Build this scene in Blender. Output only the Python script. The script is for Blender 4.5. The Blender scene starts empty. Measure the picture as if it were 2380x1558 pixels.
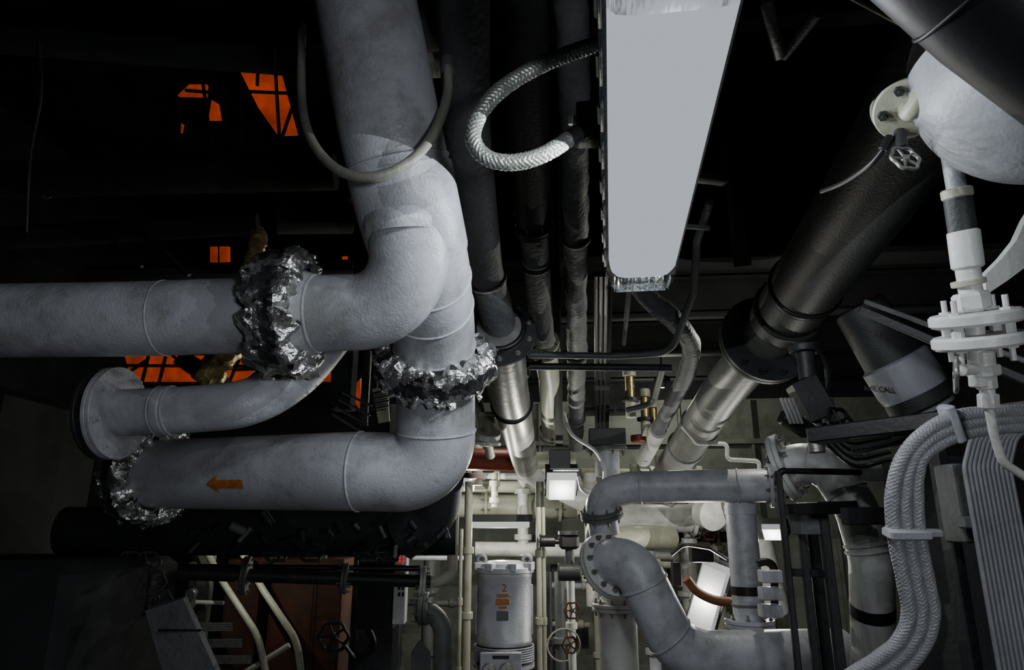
import bpy, math, random
from mathutils import Vector, Matrix, Euler, noise
random.seed(4)
sc = bpy.context.scene
F = 2380*24/36.0
CAM = Vector((0,0,1.7))
ROT = Euler((math.radians(90+15.5),0,math.radians(5.2))).to_matrix()
cd = bpy.data.cameras.new('camera'); cd.lens=24; cd.sensor_width=36; cd.clip_start=0.02
co = bpy.data.objects.new('camera',cd); co.location=CAM; co.rotation_euler=ROT.to_euler(); sc.collection.objects.link(co); sc.camera=co
# unprojection helper: image pixel + estimated depth along the view axis -> world position
def P(u,v,d): return CAM + ROT @ Vector(((u-1190)/F*d,(779-v)/F*d,-d))
def PP(*l): return [P(*a) for a in l]
def S(px,d): return px*d/F
def drop(p,z): return Vector((p.x,p.y,z))
Z=Vector((0,0,1))
# ---------------------------------------------------------------- materials
def mat(name,col,rough=.5,metal=0,var=.15,scale=6,bump=.1,bscale=60,spots=None,emis=None,estr=0,spotscale=9,spotth=.62,spec=None,evar=False,grime=None,stain=None):
    m=bpy.data.materials.new(name); m.use_nodes=True; nt=m.node_tree; N=nt.nodes; L=nt.links
    b=N['Principled BSDF']; b.inputs['Roughness'].default_value=rough; b.inputs['Metallic'].default_value=metal
    if spec is not None: b.inputs['Specular IOR Level'].default_value=spec
    tc=N.new('ShaderNodeTexCoord')
    n=N.new('ShaderNodeTexNoise'); n.inputs['Scale'].default_value=scale; n.inputs['Detail'].default_value=8; n.inputs['Roughness'].default_value=.65
    L.new(tc.outputs['Object'],n.inputs['Vector'])
    r=N.new('ShaderNodeValToRGB'); c=Vector(col)
    lo=c*(1-var); hi=c*(1+var)
    r.color_ramp.elements[0].position=.3; r.color_ramp.elements[1].position=.7
    r.color_ramp.elements[0].color=(*lo,1); r.color_ramp.elements[1].color=(*[min(1,x) for x in hi],1)
    L.new(n.outputs['Fac'],r.inputs['Fac']); out=r.outputs['Color']
    def overlay(out,sc_,det,rg,th,w,col2,amt=1):
        n2=N.new('ShaderNodeTexNoise'); n2.inputs['Scale'].default_value=sc_; n2.inputs['Detail'].default_value=det; n2.inputs['Roughness'].default_value=rg
        L.new(tc.outputs['Object'],n2.inputs['Vector'])
        r2=N.new('ShaderNodeValToRGB'); r2.color_ramp.elements[0].position=th; r2.color_ramp.elements[1].position=th+w; r2.color_ramp.elements[1].color=(amt,amt,amt,1)
        L.new(n2.outputs['Fac'],r2.inputs['Fac'])
        mx=N.new('ShaderNodeMixRGB'); mx.inputs['Color2'].default_value=(*col2,1)
        L.new(r2.outputs['Color'],mx.inputs['Fac']); L.new(out,mx.inputs['Color1']); return mx.outputs['Color']
    if grime: out=overlay(out,3.5,10,.72,.46,.16,grime,.8)
    if stain: out=overlay(out,7,12,.8,.56,.08,stain,.5)
    if spots: out=overlay(out,spotscale,10,.75,spotth,.05,spots)
    L.new(out,b.inputs['Base Color'])
    if bump:
        n3=N.new('ShaderNodeTexNoise'); n3.inputs['Scale'].default_value=bscale; n3.inputs['Detail'].default_value=4
        L.new(tc.outputs['Object'],n3.inputs['Vector'])
        bp=N.new('ShaderNodeBump'); bp.inputs['Strength'].default_value=bump; bp.inputs['Distance'].default_value=.01
        L.new(n3.outputs['Fac'],bp.inputs['Height']); L.new(bp.outputs['Normal'],b.inputs['Normal'])
    if emis:
        b.inputs['Emission Color'].default_value=(*emis,1); b.inputs['Emission Strength'].default_value=estr
        if evar:
            mr=N.new('ShaderNodeMapRange'); mr.inputs['From Min'].default_value=.3; mr.inputs['From Max'].default_value=.7; mr.inputs['To Min'].default_value=estr*.3; mr.inputs['To Max'].default_value=estr*1.4
            L.new(n.outputs['Fac'],mr.inputs['Value']); L.new(mr.outputs['Result'],b.inputs['Emission Strength'])
    return m
GREY=mat('grey_pipe_paint',(.52,.535,.585),.33,0,.12,6,.2,130,spots=(.11,.11,.09),spotscale=15,spotth=.65,grime=(.28,.29,.3),stain=(.3,.29,.24))
VESS=mat('vessel_grey_paint',(.34,.35,.385),.42,0,.08,4,.12,90,grime=(.24,.25,.26))
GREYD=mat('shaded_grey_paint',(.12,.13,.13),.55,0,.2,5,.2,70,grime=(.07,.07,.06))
SLATE=mat('dark_slate_paint',(.034,.038,.038),.5,0,.25,5,.2,110,spec=.35)
WHITE=mat('white_pipe_paint',(.6,.61,.59),.4,0,.1,5,.15,60,spots=(.3,.26,.18),spotth=.64,grime=(.38,.38,.34))
CREAM=mat('cream_paint',(.42,.43,.34),.45,0,.15,7,.15,60,spots=(.2,.15,.08),spotth=.62,grime=(.24,.24,.17))
CONDUIT=mat('conduit_paint',(.3,.31,.26),.4,0,.15,9,.15,60)
GREEN=mat('bulkhead_green_paint',(.2,.22,.185),.55,0,.15,1.6,.1,40,spots=(.12,.12,.09),spotth=.62,spotscale=3,grime=(.11,.12,.1))
HULL=mat('dark_hull_shade',(.02,.022,.022),.85,0,.3,3,.2,20,spec=.15)  # near-black colour stands in for the shade on unlit hull surfaces
DARK=mat('dark_steel',(.03,.032,.033),.5,.1,.3,6,.2,50,spec=.35)
BLACK=mat('black_rubber',(.011,.011,.012),.4,0,.2,8,.1,60,spec=.4)
DUCTB=mat('black_duct_paint',(.008,.008,.009),.45,0,.2,8,.05,60,spec=.2)
MIDD=mat('dull_grey_lagging',(.1,.105,.11),.6,0,.25,8,.5,45)
JACK=mat('aluminium_jacket',(.33,.34,.33),.38,.5,.2,9,.15,30,grime=(.16,.16,.14))
JACKD=mat('dull_metal_jacket',(.2,.21,.2),.45,.2,.2,7,.15,40,grime=(.11,.11,.1))
FOIL=mat('crumpled_foil',(.72,.73,.71),.24,.9,.3,30,1.0,45)
TAPE=mat('dark_shiny_tape',(.05,.052,.055),.22,.4,.6,14,1.0,45)
BRAID=mat('braided_steel',(.4,.43,.4),.4,.5,.15,60,.1,200)
BRAIDG=mat('braided_grey_sheath',(.26,.265,.28),.5,.1,.12,60,.1,200)
RIB=mat('ribbed_cable_sheath',(.18,.185,.2),.5,0,.12,20,.1,100)
STEEL=mat('bolt_steel',(.25,.25,.24),.4,.7,.3,30,.2,80,spots=(.1,.05,.02))
BRASS=mat('brass',(.38,.3,.13),.35,.7,.3,20,.3,60)
RUST=mat('rust_brown_paint',(.085,.036,.022),.7,0,.4,3,.15,40,spec=.2,grime=(.04,.03,.025))
HOSEO=mat('orange_brown_hose',(.2,.08,.035),.5,0,.2,8,.1,40)
REDP=mat('red_paint',(.2,.03,.015),.45,0,.2,9,.1,60)
ORNG=mat('orange_label',(.5,.17,.035),.6,0,.35,40,.1,90,stain=(.3,.2,.15))
ORP=mat('orange_glow_plate',(.3,.07,.02),.6,0,.4,4,.2,20,emis=(1.0,.1,.01),estr=.27,evar=True)  # patchy emission stands in for orange lamplight falling on the plates
LAMP=mat('lamp_diffuser',(.0,.0,.0),.5,0,.02,5,0,5,emis=(.87,.92,1.02),estr=.55,spec=0)
LAMPW=mat('lamp_bright',(.1,.1,.1),.5,0,.02,5,0,5,emis=(.95,1,.95),estr=.6,spec=0)
LAMPM=mat('lamp_soft',(.1,.1,.1),.5,0,.02,5,0,5,emis=(.93,.97,1),estr=.36,spec=0)
REDB=mat('red_button',(.7,.02,.02),.3,0,.05,5,0,5,emis=(1,.02,.02),estr=.3)
FLOORM=mat('floor_plate',(.08,.08,.08),.5,.3,.3,3,.3,30)
INK=mat('dark_ink',(.02,.01,.01),.6,0,.05,5,0,5)
INKR=mat('red_ink',(.5,.03,.02),.6,0,.05,5,0,5)
CLEAR=bpy.data.materials.new('clear_polycarbonate'); CLEAR.use_nodes=True
_n=CLEAR.node_tree; _n.nodes.clear(); _o=_n.nodes.new('ShaderNodeOutputMaterial'); _m=_n.nodes.new('ShaderNodeMixShader'); _t=_n.nodes.new('ShaderNodeBsdfTransparent'); _g=_n.nodes.new('ShaderNodeBsdfPrincipled')
_g.inputs['Base Color'].default_value=(.28,.31,.33,1); _g.inputs['Roughness'].default_value=.15
_v=_n.nodes.new('ShaderNodeTexNoise'); _v.inputs['Scale'].default_value=40; _c=_n.nodes.new('ShaderNodeValToRGB'); _c.color_ramp.elements[0].color=(.1,.1,.1,1); _c.color_ramp.elements[1].color=(.6,.6,.6,1); _c.color_ramp.elements[0].position=.48;_c.color_ramp.elements[1].position=.62
_n.links.new(_v.outputs['Fac'],_c.inputs['Fac']); _n.links.new(_c.outputs['Color'],_m.inputs['Fac'])
_n.links.new(_t.outputs[0],_m.inputs[1]); _n.links.new(_g.outputs[0],_m.inputs[2]); _n.links.new(_m.outputs[0],_o.inputs[0])
# ---------------------------------------------------------------- geometry
def perp(a):
    a=a.normalized(); t=Z if abs(a.z)<.9 else Vector((1,0,0))
    n=a.cross(t).normalized(); return n, a.cross(n).normalized()
def rnd(pts,rad):
    out=[pts[0]]
    for i in range(1,len(pts)-1):
        A,Q,C=pts[i-1],pts[i],pts[i+1]; a=(A-Q); c=(C-Q); la,lc=a.length,c.length; a.normalize(); c.normalize()
        th=math.pi-a.angle(c)
        if th<.03: out.append(Q); continue
        rr=rad[i-1] if isinstance(rad,(list,tuple)) else rad
        t=min(rr*math.tan(th/2),la*.49 if i>1 else la*.95,lc*.49 if i<len(pts)-2 else lc*.95)
        X=Q+a*t; Y=Q+c*t; w=math.cos(th/2); n=max(4,int(th/.1))
        for k in range(n+1):
            s=k/n; p,q,r=(1-s)**2,2*s*(1-s)*w,s*s
            out.append((X*p+Q*q+Y*r)/(p+q+r))
    out.append(pts[-1]); return out
def crv(pts,n=8):
    out=[]; q=[pts[0]*2-pts[1]]+list(pts)+[pts[-1]*2-pts[-2]]
    for i in range(1,len(q)-2):
        a,b,c,d=q[i-1:i+3]
        for k in range(n):
            t=k/n; out.append(.5*((2*b)+(c-a)*t+(2*a-5*b+4*c-d)*t*t+(3*b-a-3*c+d)*t**3))
    out.append(pts[-1]); return out
def resamp(path,step):
    out=[path[0]]; acc=0
    for a,b in zip(path,path[1:]):
        l=(b-a).length
        while acc+l>=step:
            t=(step-acc)/l; a=a.lerp(b,t); out.append(a); l=(b-a).length; acc=0
            if l<1e-9: break
        acc+=l
    return out
def frames(path):
    fr=[]; N=None
    for i,p in enumerate(path):
        T=(path[min(i+1,len(path)-1)]-path[max(i-1,0)]).normalized()
        if N is None: N=perp(T)[0]
        N=(N-T*N.dot(T)); N.normalize(); fr.append((p,T,N,T.cross(N)))
    return fr
def near(path,q):
    best=None
    for a,b in zip(path,path[1:]):
        ab=b-a
        if ab.length<1e-7: continue
        t=max(0,min(1,(q-a).dot(ab)/ab.dot(ab))); p=a+ab*t; d=(p-q).length
        if best is None or d<best[0]: best=(d,p,ab.normalized())
    return best[1],best[2]
class B:
    def __init__(s,name): s.name=name; s.v=[];s.f=[];s.mi=[];s.sm=[];s.mats=[]
    def add(s,vs,fs,m,smooth=True):
        if m not in s.mats: s.mats.append(m)
        k=s.mats.index(m); o=len(s.v); s.v+=[tuple(v) for v in vs]
        for f in fs: s.f.append([o+i for i in f]); s.mi.append(k); s.sm.append(smooth)
    def loft(s,rings,m,smooth=True,cap=True,closed=False):
        n=len(rings[0]); vs=[p for r in rings for p in r]; fs=[]; R=len(rings)
        for i in range(R if closed else R-1):
            j=(i+1)%R
            for k in range(n): fs.append((i*n+k,i*n+(k+1)%n,j*n+(k+1)%n,j*n+k))
        if cap and not closed: fs.append(tuple(range(n))[::-1]); fs.append(tuple((R-1)*n+k for k in range(n)))
        s.add(vs,fs,m,smooth)
    def tube(s,path,r,m,seg=24,cap=True,lump=0,ls=9):
        fr=frames(path); rings=[]
        for i,(p,T,N,Q) in enumerate(fr):
            ri=r if not isinstance(r,(list,tuple)) else r[0]+(r[1]-r[0])*i/(len(fr)-1)
            ring=[]
            for k in range(seg):
                a=2*math.pi*k/seg; rr=ri
                dv=N*math.cos(a)+Q*math.sin(a)
                if lump: rr=ri*(1+lump*noise.noise((p+dv*ri)*ls))
                ring.append(p+dv*rr)
            rings.append(ring)
        s.loft(rings,m,cap=cap); return path
    def lathe(s,o,ax,prof,m,seg=32,smooth=True,cap=True):
        ax=ax.normalized(); n,q=perp(ax)
        s.loft([[o+ax*h+(n*math.cos(2*math.pi*k/seg)+q*math.sin(2*math.pi*k/seg))*r for k in range(seg)] for h,r in prof],m,smooth,cap)
    def cyl(s,a,b,r,m,seg=24,bev=.1):
        ax=b-a; L=ax.length; e=min(r,L)*bev
        s.lathe(a,ax,[(0,r-e),(e,r),(L-e,r),(L,r-e)],m,seg)
    def disc(s,c,ax,R,t,m,seg=40,bev=.12): ax=ax.normalized(); s.cyl(c-ax*t/2,c+ax*t/2,R,m,seg,bev)
    def torus(s,c,ax,R,r,m,seg=40,rs=10,lobes=0,amp=0,a0=0,a1=2*math.pi):
        ax=ax.normalized(); n,q=perp(ax); rings=[]; full=abs(a1-a0-2*math.pi)<1e-4
        N=seg if full else seg+1
        for i in range(N):
            a=a0+(a1-a0)*i/seg; d=n*math.cos(a)+q*math.sin(a); RR=R*(1+amp*math.cos(lobes*a))
            rings.append([c+d*(RR+r*math.cos(b))+ax*r*math.sin(b) for b in [2*math.pi*k/rs for k in range(rs)]])
        s.loft(rings,m,closed=full)
    def bead(s,path,q,R,r,m):
        c,t=near(path,q); s.torus(c,t,R,r,m); return c,t
    def bolts(s,c,ax,R,n,sz,th,m,ph=0):
        ax=ax.normalized(); a_,b_=perp(ax)
        for i in range(n):
            a=2*math.pi*i/n+ph; o=c+(a_*math.cos(a)+b_*math.sin(a))*R
            s.lathe(o-ax*th/2,ax,[(0,sz),(th*.2,sz),(th*.2,sz),(th,sz)],m,6,False)
            s.lathe(o-ax*th*.8,ax,[(0,sz*.5),(th*1.6,sz*.5)],m,8)
    def flange(s,path,q,R,t,m,n=8,bm=None,gap=True,ax=None):
        c,tg=near(path,q) if path else (q,ax.normalized())
        if gap:
            s.disc(c-tg*t*.55,tg,R,t,m); s.disc(c+tg*t*.55,tg,R,t,m)
            s.bolts(c,tg,R*.84,n,R*.085,t*3,bm or STEEL,.3)
        else:
            s.disc(c,tg,R,t,m); s.bolts(c,tg,R*.84,n,R*.085,t*1.9,bm or STEEL,.3)
        return c,tg
    def foil(s,path,q,R,t,seed=1):
        c,ax=near(path,q); rn=random.Random(seed); n,qq=perp(ax)
        s.disc(c,ax,R*.88,t*.95,DARK)
        seg=200; rows=22; off=Vector((seed*3.1,0,0))
        key=[(-.60,.66),(-.70,.80),(-.62,.92),(-.45,1.0),(-.2,1.0),(0,.985),(.2,1.0),(.45,1.0),(.62,.92),(.70,.80),(.60,.66)]
        def prof(x):
            f=x*(len(key)-1); i=min(int(f),len(key)-2); f-=i
            return key[i][0]*(1-f)+key[i+1][0]*f, key[i][1]*(1-f)+key[i+1][1]*f
        rings=[]
        for j in range(rows):
            h,r=prof(j/(rows-1)); edge=min(j,rows-1-j)/(rows/2); ring=[]
            for k in range(seg):
                a=2*math.pi*k/seg; d=n*math.cos(a)+qq*math.sin(a)
                p=c+d*R*r+ax*t*h
                w1=abs(noise.noise(p*28+off)); w2=abs(noise.noise(p*60+off*2)); w3=noise.noise(p*14+off)
                k_=(.13*w1+.07*w2+.05*w3-.045)*(1 if edge<.7 else .6)
                ring.append(p+d*R*k_+ax*t*(1.3*noise.noise(p*30+off*3)*(.35 if edge<.6 else .12)))
            rings.append(ring)
        vs=[p for r in rings for p in r]; fa=[];fb=[]
        for i in range(rows-1):
            for k in range(seg):
                f=(i*seg+k,i*seg+(k+1)%seg,(i+1)*seg+(k+1)%seg,(i+1)*seg+k)
                pm=rings[i][k]; mid=abs(i-(rows-2)/2)<2.6+2.2*noise.noise(pm*22+off)
                (fb if (mid and noise.noise(pm*12-off)>-.28) or noise.noise(pm*26-off)>.42 else fa).append(f)
        s.add(vs,fa,FOIL,False); s.add(vs,fb,TAPE,False)
        for k in range(26):
            a=2*math.pi*k/26+rn.uniform(-.1,.1); d=n*math.cos(a)+qq*math.sin(a); e=d.cross(ax); sgn=rn.choice((-1,1))
            o=c+d*R*rn.uniform(.93,1.0)+ax*sgn*t*rn.uniform(.3,.55); w=R*rn.uniform(.03,.08)
            vs=[o-e*w,o+e*w,o+e*w*.6+d*R*rn.uniform(.02,.07)+ax*sgn*t*rn.uniform(.02,.2),o-e*w*.8+d*R*rn.uniform(-.1,.06)+ax*sgn*t*rn.uniform(.1,.3)]
            s.add(vs,[(0,1,2),(0,2,3)],FOIL,False)
    def box(s,c,sx,sy,sz,m,X=None,Y=None,bev=.004):
        X=(X or Vector((1,0,0))).normalized(); Y=(Y or (Z.cross(X))).normalized(); W=X.cross(Y).normalized()
        b=min(bev,sx*.3,sy*.3,sz*.3); rings=[]
        for h,ins in((-sz/2,b),(-sz/2+b,0),(sz/2-b,0),(sz/2,b)):
            a,d=sx/2-ins,sy/2-ins
            rings.append([c+X*x+Y*y+W*h for x,y in((-a,-d+b),(-a+b,-d),(a-b,-d),(a,-d+b),(a,d-b),(a-b,d),(-a+b,d),(-a,d-b))])
        s.loft(rings,m,False)
    def beam(s,a,b,w,h,m):
        X=b-a; Y=Z.cross(X)
        if Y.length<1e-3: Y=Vector((0,1,0))
        s.box((a+b)/2,X.length,w,h,m,X,Y)
    def ibeam(s,a,b,w,h,m):
        X=(b-a); Y=Z.cross(X).normalized(); W=X.normalized().cross(Y)
        s.beam(a,b,w*.12,h,m)
        s.beam(a+W*h/2,b+W*h/2,w,h*.08,m); s.beam(a-W*h/2,b-W*h/2,w,h*.08,m)
    def prism(s,pts,vec,m):
        n=len(pts); vs=list(pts)+[p+vec for p in pts]
        s.add(vs,[tuple(range(n))[::-1],tuple(range(n,2*n))]+[(i,(i+1)%n,n+(i+1)%n,n+i) for i in range(n)],m,False)
    def braid(s,path,R,m,core,n=8,pitch=None,tr=None):
        pitch=pitch or R*6; step=R*.42; p=resamp(path,step); fr=frames(p); tr=tr or R*.16
        s.tube(p,R*.93,core,12)
        for sg in(-1,1):
            for k in range(n):
                pts=[]
                for i,(c,T,N,Q) in enumerate(fr):
                    a=sg*2*math.pi*i*step/pitch+2*math.pi*k/n
                    pts.append(c+(N*math.cos(a)+Q*math.sin(a))*(R*(1+.04*math.sin(i*1.6+k*3.14+sg))))
                f2=frames(pts); rings=[]
                for j,(c,T,N,Q) in enumerate(f2):
                    o=(c-fr[j][0]).normalized(); w=T.cross(o).normalized()
                    rings.append([c+w*tr*1.5,c+o*tr*.6,c-w*tr*1.5,c-o*tr*.6])
                s.loft(rings,m)
    def wheel(s,c,ax,R,m,lobes=6,spokes=5):
        s.torus(c,ax,R,R*.13,m,48,8,lobes,.07); a,b=perp(ax)
        for i in range(spokes):
            t=2*math.pi*i/spokes; s.cyl(c,c+(a*math.cos(t)+b*math.sin(t))*R,R*.09,m,8)
        s.disc(c,ax,R*.25,R*.35,m,16)
    def done(s,parent=None):
        me=bpy.data.meshes.new(s.name); me.from_pydata(s.v,[],s.f)
        for m in s.mats: me.materials.append(m)
        me.polygons.foreach_set('material_index',s.mi); me.polygons.foreach_set('use_smooth',s.sm)
        me.update()
        try:
            me.set_sharp_from_angle(angle=math.radians(38))
        except Exception: pass
        o=bpy.data.objects.new(s.name,me); sc.collection.objects.link(o)
        if parent: o.parent=parent
        return o
def text(body,name,pos,X,N,size,m,parent):
    c=bpy.data.curves.new(name,'FONT'); c.body=body; c.size=size; c.align_x='CENTER'; c.align_y='CENTER'; c.extrude=.0005
    c.materials.append(m); o=bpy.data.objects.new(name,c); sc.collection.objects.link(o)
    X=X.normalized(); N=N.normalized(); X=(X-N*X.dot(N)).normalized(); Y=N.cross(X)
    o.matrix_world=Matrix.Translation(pos)@Matrix((X,Y,N)).transposed().to_4x4()
    o.parent=parent; o.matrix_parent_inverse=parent.matrix_world.inverted()
    return o
def light(name,p,e,col=(1,1,1),r=0,parent=None):
    l=bpy.data.lights.new(name,'POINT'); l.energy=e; l.color=col; l.shadow_soft_size=r
    o=bpy.data.objects.new(name,l); o.location=p; sc.collection.objects.link(o)
    if parent: o.parent=parent
    return o
def area(name,p,target,sx,sy,e,col,parent):
    l=bpy.data.lights.new(name,'AREA'); l.shape='RECTANGLE'; l.size=sx; l.size_y=sy; l.energy=e; l.color=col
    o=bpy.data.objects.new(name,l); o.location=p; o.rotation_euler=(target-p).to_track_quat('-Z','Y').to_euler(); sc.collection.objects.link(o); o.parent=parent
    return o
# ---------------------------------------------------------------- room shell
VX,VY=Vector((1,0,0)),Vector((0,1,0)); X=ROT@VX; fwd=ROT@Z
def slab(name,x0,x1,y0,y1,z0,z1,m):
    b=B(name); b.box(Vector(((x0+x1)/2,(y0+y1)/2,(z0+z1)/2)),x1-x0,y1-y0,z1-z0,m,VX,VY,.001); return b.done()
slab('floor',-5.1,4.1,-3,8.1,-.1,0,FLOORM)
slab('ceiling',-5.1,4.1,-3,8.1,5.3,5.4,HULL)
slab('wall_left',-5.1,-5,-3,8.1,0,5.3,HULL)
slab('wall_right',4,4.1,-3,8.1,0,5.3,HULL)
slab('wall_rear',-5,4,-3.1,-3,0,5.3,HULL)
b=B('wall_back'); b.box(Vector((.9,8.05,1.55)),6.2,.1,3.1,GREEN,VX,VY); b.box(Vector((-3.6,8.05,1.55)),2.8,.1,3.1,HULL,VX,VY); b.box(Vector((-.5,8.05,4.2)),9,.1,2.2,HULL,VX,VY)  # left and upper wall coloured near-black to keep them in shade
for x in [-2+.8*i for i in range(8)]: b.box(Vector((x,7.96,1.55)),.03,.08,3.05,GREEN,VX,VY)
b.box(Vector((.9,7.95,2.6)),6.1,.1,.06,GREEN,VX,VY)
b.done()
b=B('deck_girder')
for y in (1.2,2.6,4.0): b.ibeam(Vector((-4.95,y,5.1)),Vector((3.95,y,5.1)),.14,.3,HULL)
for y in (5.0,6.2,7.4): b.ibeam(Vector((-1.8,y,3.35)),Vector((3.95,y,3.35)),.14,.28,HULL)
b.box(Vector((1.07,6.3,3.55)),5.8,3.3,.05,HULL,VX,VY)
b.done()
# ---------------------------------------------------------------- large main pipe
b=B('main_cooling_water_pipe')
pa=rnd(PP((815,-160,1.85),(862,60,1.79),(905,290,1.78),(945,470,1.80),(985,620,1.98),(1008,760,2.2),(1012,870,2.31),(1015,1100,2.33),(830,1095,2.33),(340,1102,2.72)),[.5,.5,.4,.6,.5,.4,.23,.3])
b.tube(pa,.133,GREY,48)
c0,t0=near(pa,P(925,395,1.78)); c1,t1=near(pa,P(975,580,1.92))
i0=min(range(len(pa)),key=lambda i:(pa[i]-c0).length); i1=min(range(len(pa)),key=lambda i:(pa[i]-c1).length)
b.tube([c0]+[p for p in pa[i0:i1+1] if (p-c0).dot(t0)>0.01 and (p-c1).dot(t1)<-.01]+[c1],.139,GREY,48)
for q in [(920,380,1.78),(995,640,2.02),(1004,705,2.12),(1012,795,2.25),(1012,1000,2.33),(835,1095,2.33)]:
    b.bead(pa,P(*q),.133,.0045,GREY)
b.foil(pa,P(1012,840,2.29),.2,.085,3)
b.foil(pa,P(345,1102,2.7),.2,.09,5)
main=b.done()
cA,tA=near(pa,P(605,1098,2.5))
if tA.dot(X)>0: tA=-tA
out=(CAM-cA); out=(out-tA*out.dot(tA)).normalized(); dn=tA.cross(out)
if dn.z>0: dn=-dn
ar=B('flow_arrow_marking')
def onp(a,bv):
    th=bv/.133+.3; return cA-tA*(a-.035)+(out*math.cos(th)+dn*math.sin(th))*.1345
cols=[(-.085+.0525*i/6,.001+.033*i/6) for i in range(7)]+[(-.0325+.0005,.0155)]+[(-.03+.115*i/8,.0155) for i in range(9)]
vs=[];fs=[]
for a,h in cols:
    for k in range(9): vs.append(onp(a,-h+2*h*k/8))
for i in range(len(cols)-1):
    for k in range(8): fs.append((i*9+k,i*9+k+1,(i+1)*9+k+1,(i+1)*9+k))
ar.add(vs,fs,ORNG); ar.done(main)
# ---------------------------------------------------------------- branch pipe with elbow
b=B('branch_pipe_with_elbow')
pb=rnd(PP((-260,748,1.98),(300,742,1.93),(700,730,1.90),(955,722,1.86),(948,500,1.80)),[.3,.3,.27])
b.tube(pb,.106,GREY,48)
b.bead(pb,P(742,728,1.9),.106,.005,GREY); b.bead(pb,P(385,740,1.92),.106,.002,GREY)
c,t=near(pb,P(728,729,1.9)); b.lathe(c-t*.03,t,[(0,.125),(.02,.118),(.05,.107)],GREY,48)
b.foil(pb,P(672,732,1.91),.18,.092,7)
sv=[]
for j in range(6):
    for i in range(13):
        u=865+147*i/12; v=500-((i-6)/6)*8+46*j/5
        th=(i-6)/6*.95
        sv.append(P(u,v,1.80)+fwd*(.127*math.cos(th))+fwd*(.01*(1-abs(j-2.5)/2.5)))
sf=[(j*13+i,j*13+i+1,(j+1)*13+i+1,(j+1)*13+i) for j in range(5) for i in range(12)]
b.add(sv,sf,GREY)
b.done()
# ---------------------------------------------------------------- lower branch pipe
b=B('flanged_bypass_pipe')
pc=rnd(PP((235,962,2.08),(400,955,2.06),(590,940,2.06),(700,868,2.18),(790,760,2.4)),[.3,.35,.4])
b.tube(pc,.071,GREY,36)
b.flange(pc,P(268,962,2.07),.14,.013,GREY,8,GREY); b.flange(pc,P(238,962,2.07),.14,.012,DARK,8,DARK,gap=False)
b.bead(pc,P(372,956,2.06),.073,.004,GREY); b.bead(pc,P(402,956,2.06),.073,.004,GREY)
c,t=near(pc,P(387,956,2.06)); b.disc(c,t,.076,.03,GREY)
b.done()
b=B('curved_conduit')
b.tube(crv(PP((1040,150,1.85),(1040,215,1.8),(1018,290,1.68),(975,355,1.61),(915,398,1.58),(850,412,1.58),(785,395,1.62),(735,345,1.7),(708,280,1.8),(700,200,1.95),(702,60,2.1)),8),.0125,CONDUIT,14)
b.cyl(P(1040,135,1.86),P(1040,165,1.85),.019,GREYD,12)
b.done()
b=B('junction_box')
b.box(P(1035,60,2.05),.13,.1,.14,GREYD,VX)
b.box(P(1040,150,2.05),.12,.09,.03,CONDUIT,VX)
b.box(P(1060,400,2.35),.05,.05,.75,SLATE,VX)
b.done()
# ---------------------------------------------------------------- braided hose
b=B('braided_flexible_hose')
ph=crv(PP((1400,100,1.5),(1330,122,1.5),(1240,160,1.48),(1160,212,1.46),(1112,270,1.45),(1100,325,1.45),(1130,366,1.45),(1190,378,1.45),(1262,360,1.46),(1335,315,1.5)),12)
b.braid(ph,.0165,BRAID,DARK,9,.085)
c,t=ph[-1],(ph[-1]-ph[-3]).normalized(); b.cyl(c-t*.02,c+t*.015,.019,DARK,16); b.disc(c+t*.025,t,.026,.02,BLACK,6)
b.box(P(1365,290,1.55),.05,.06,.09,DARK,VX); b.cyl(P(1330,290,1.52),P(1330,270,1.52),.01,JACK,12)
b.done()
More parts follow.
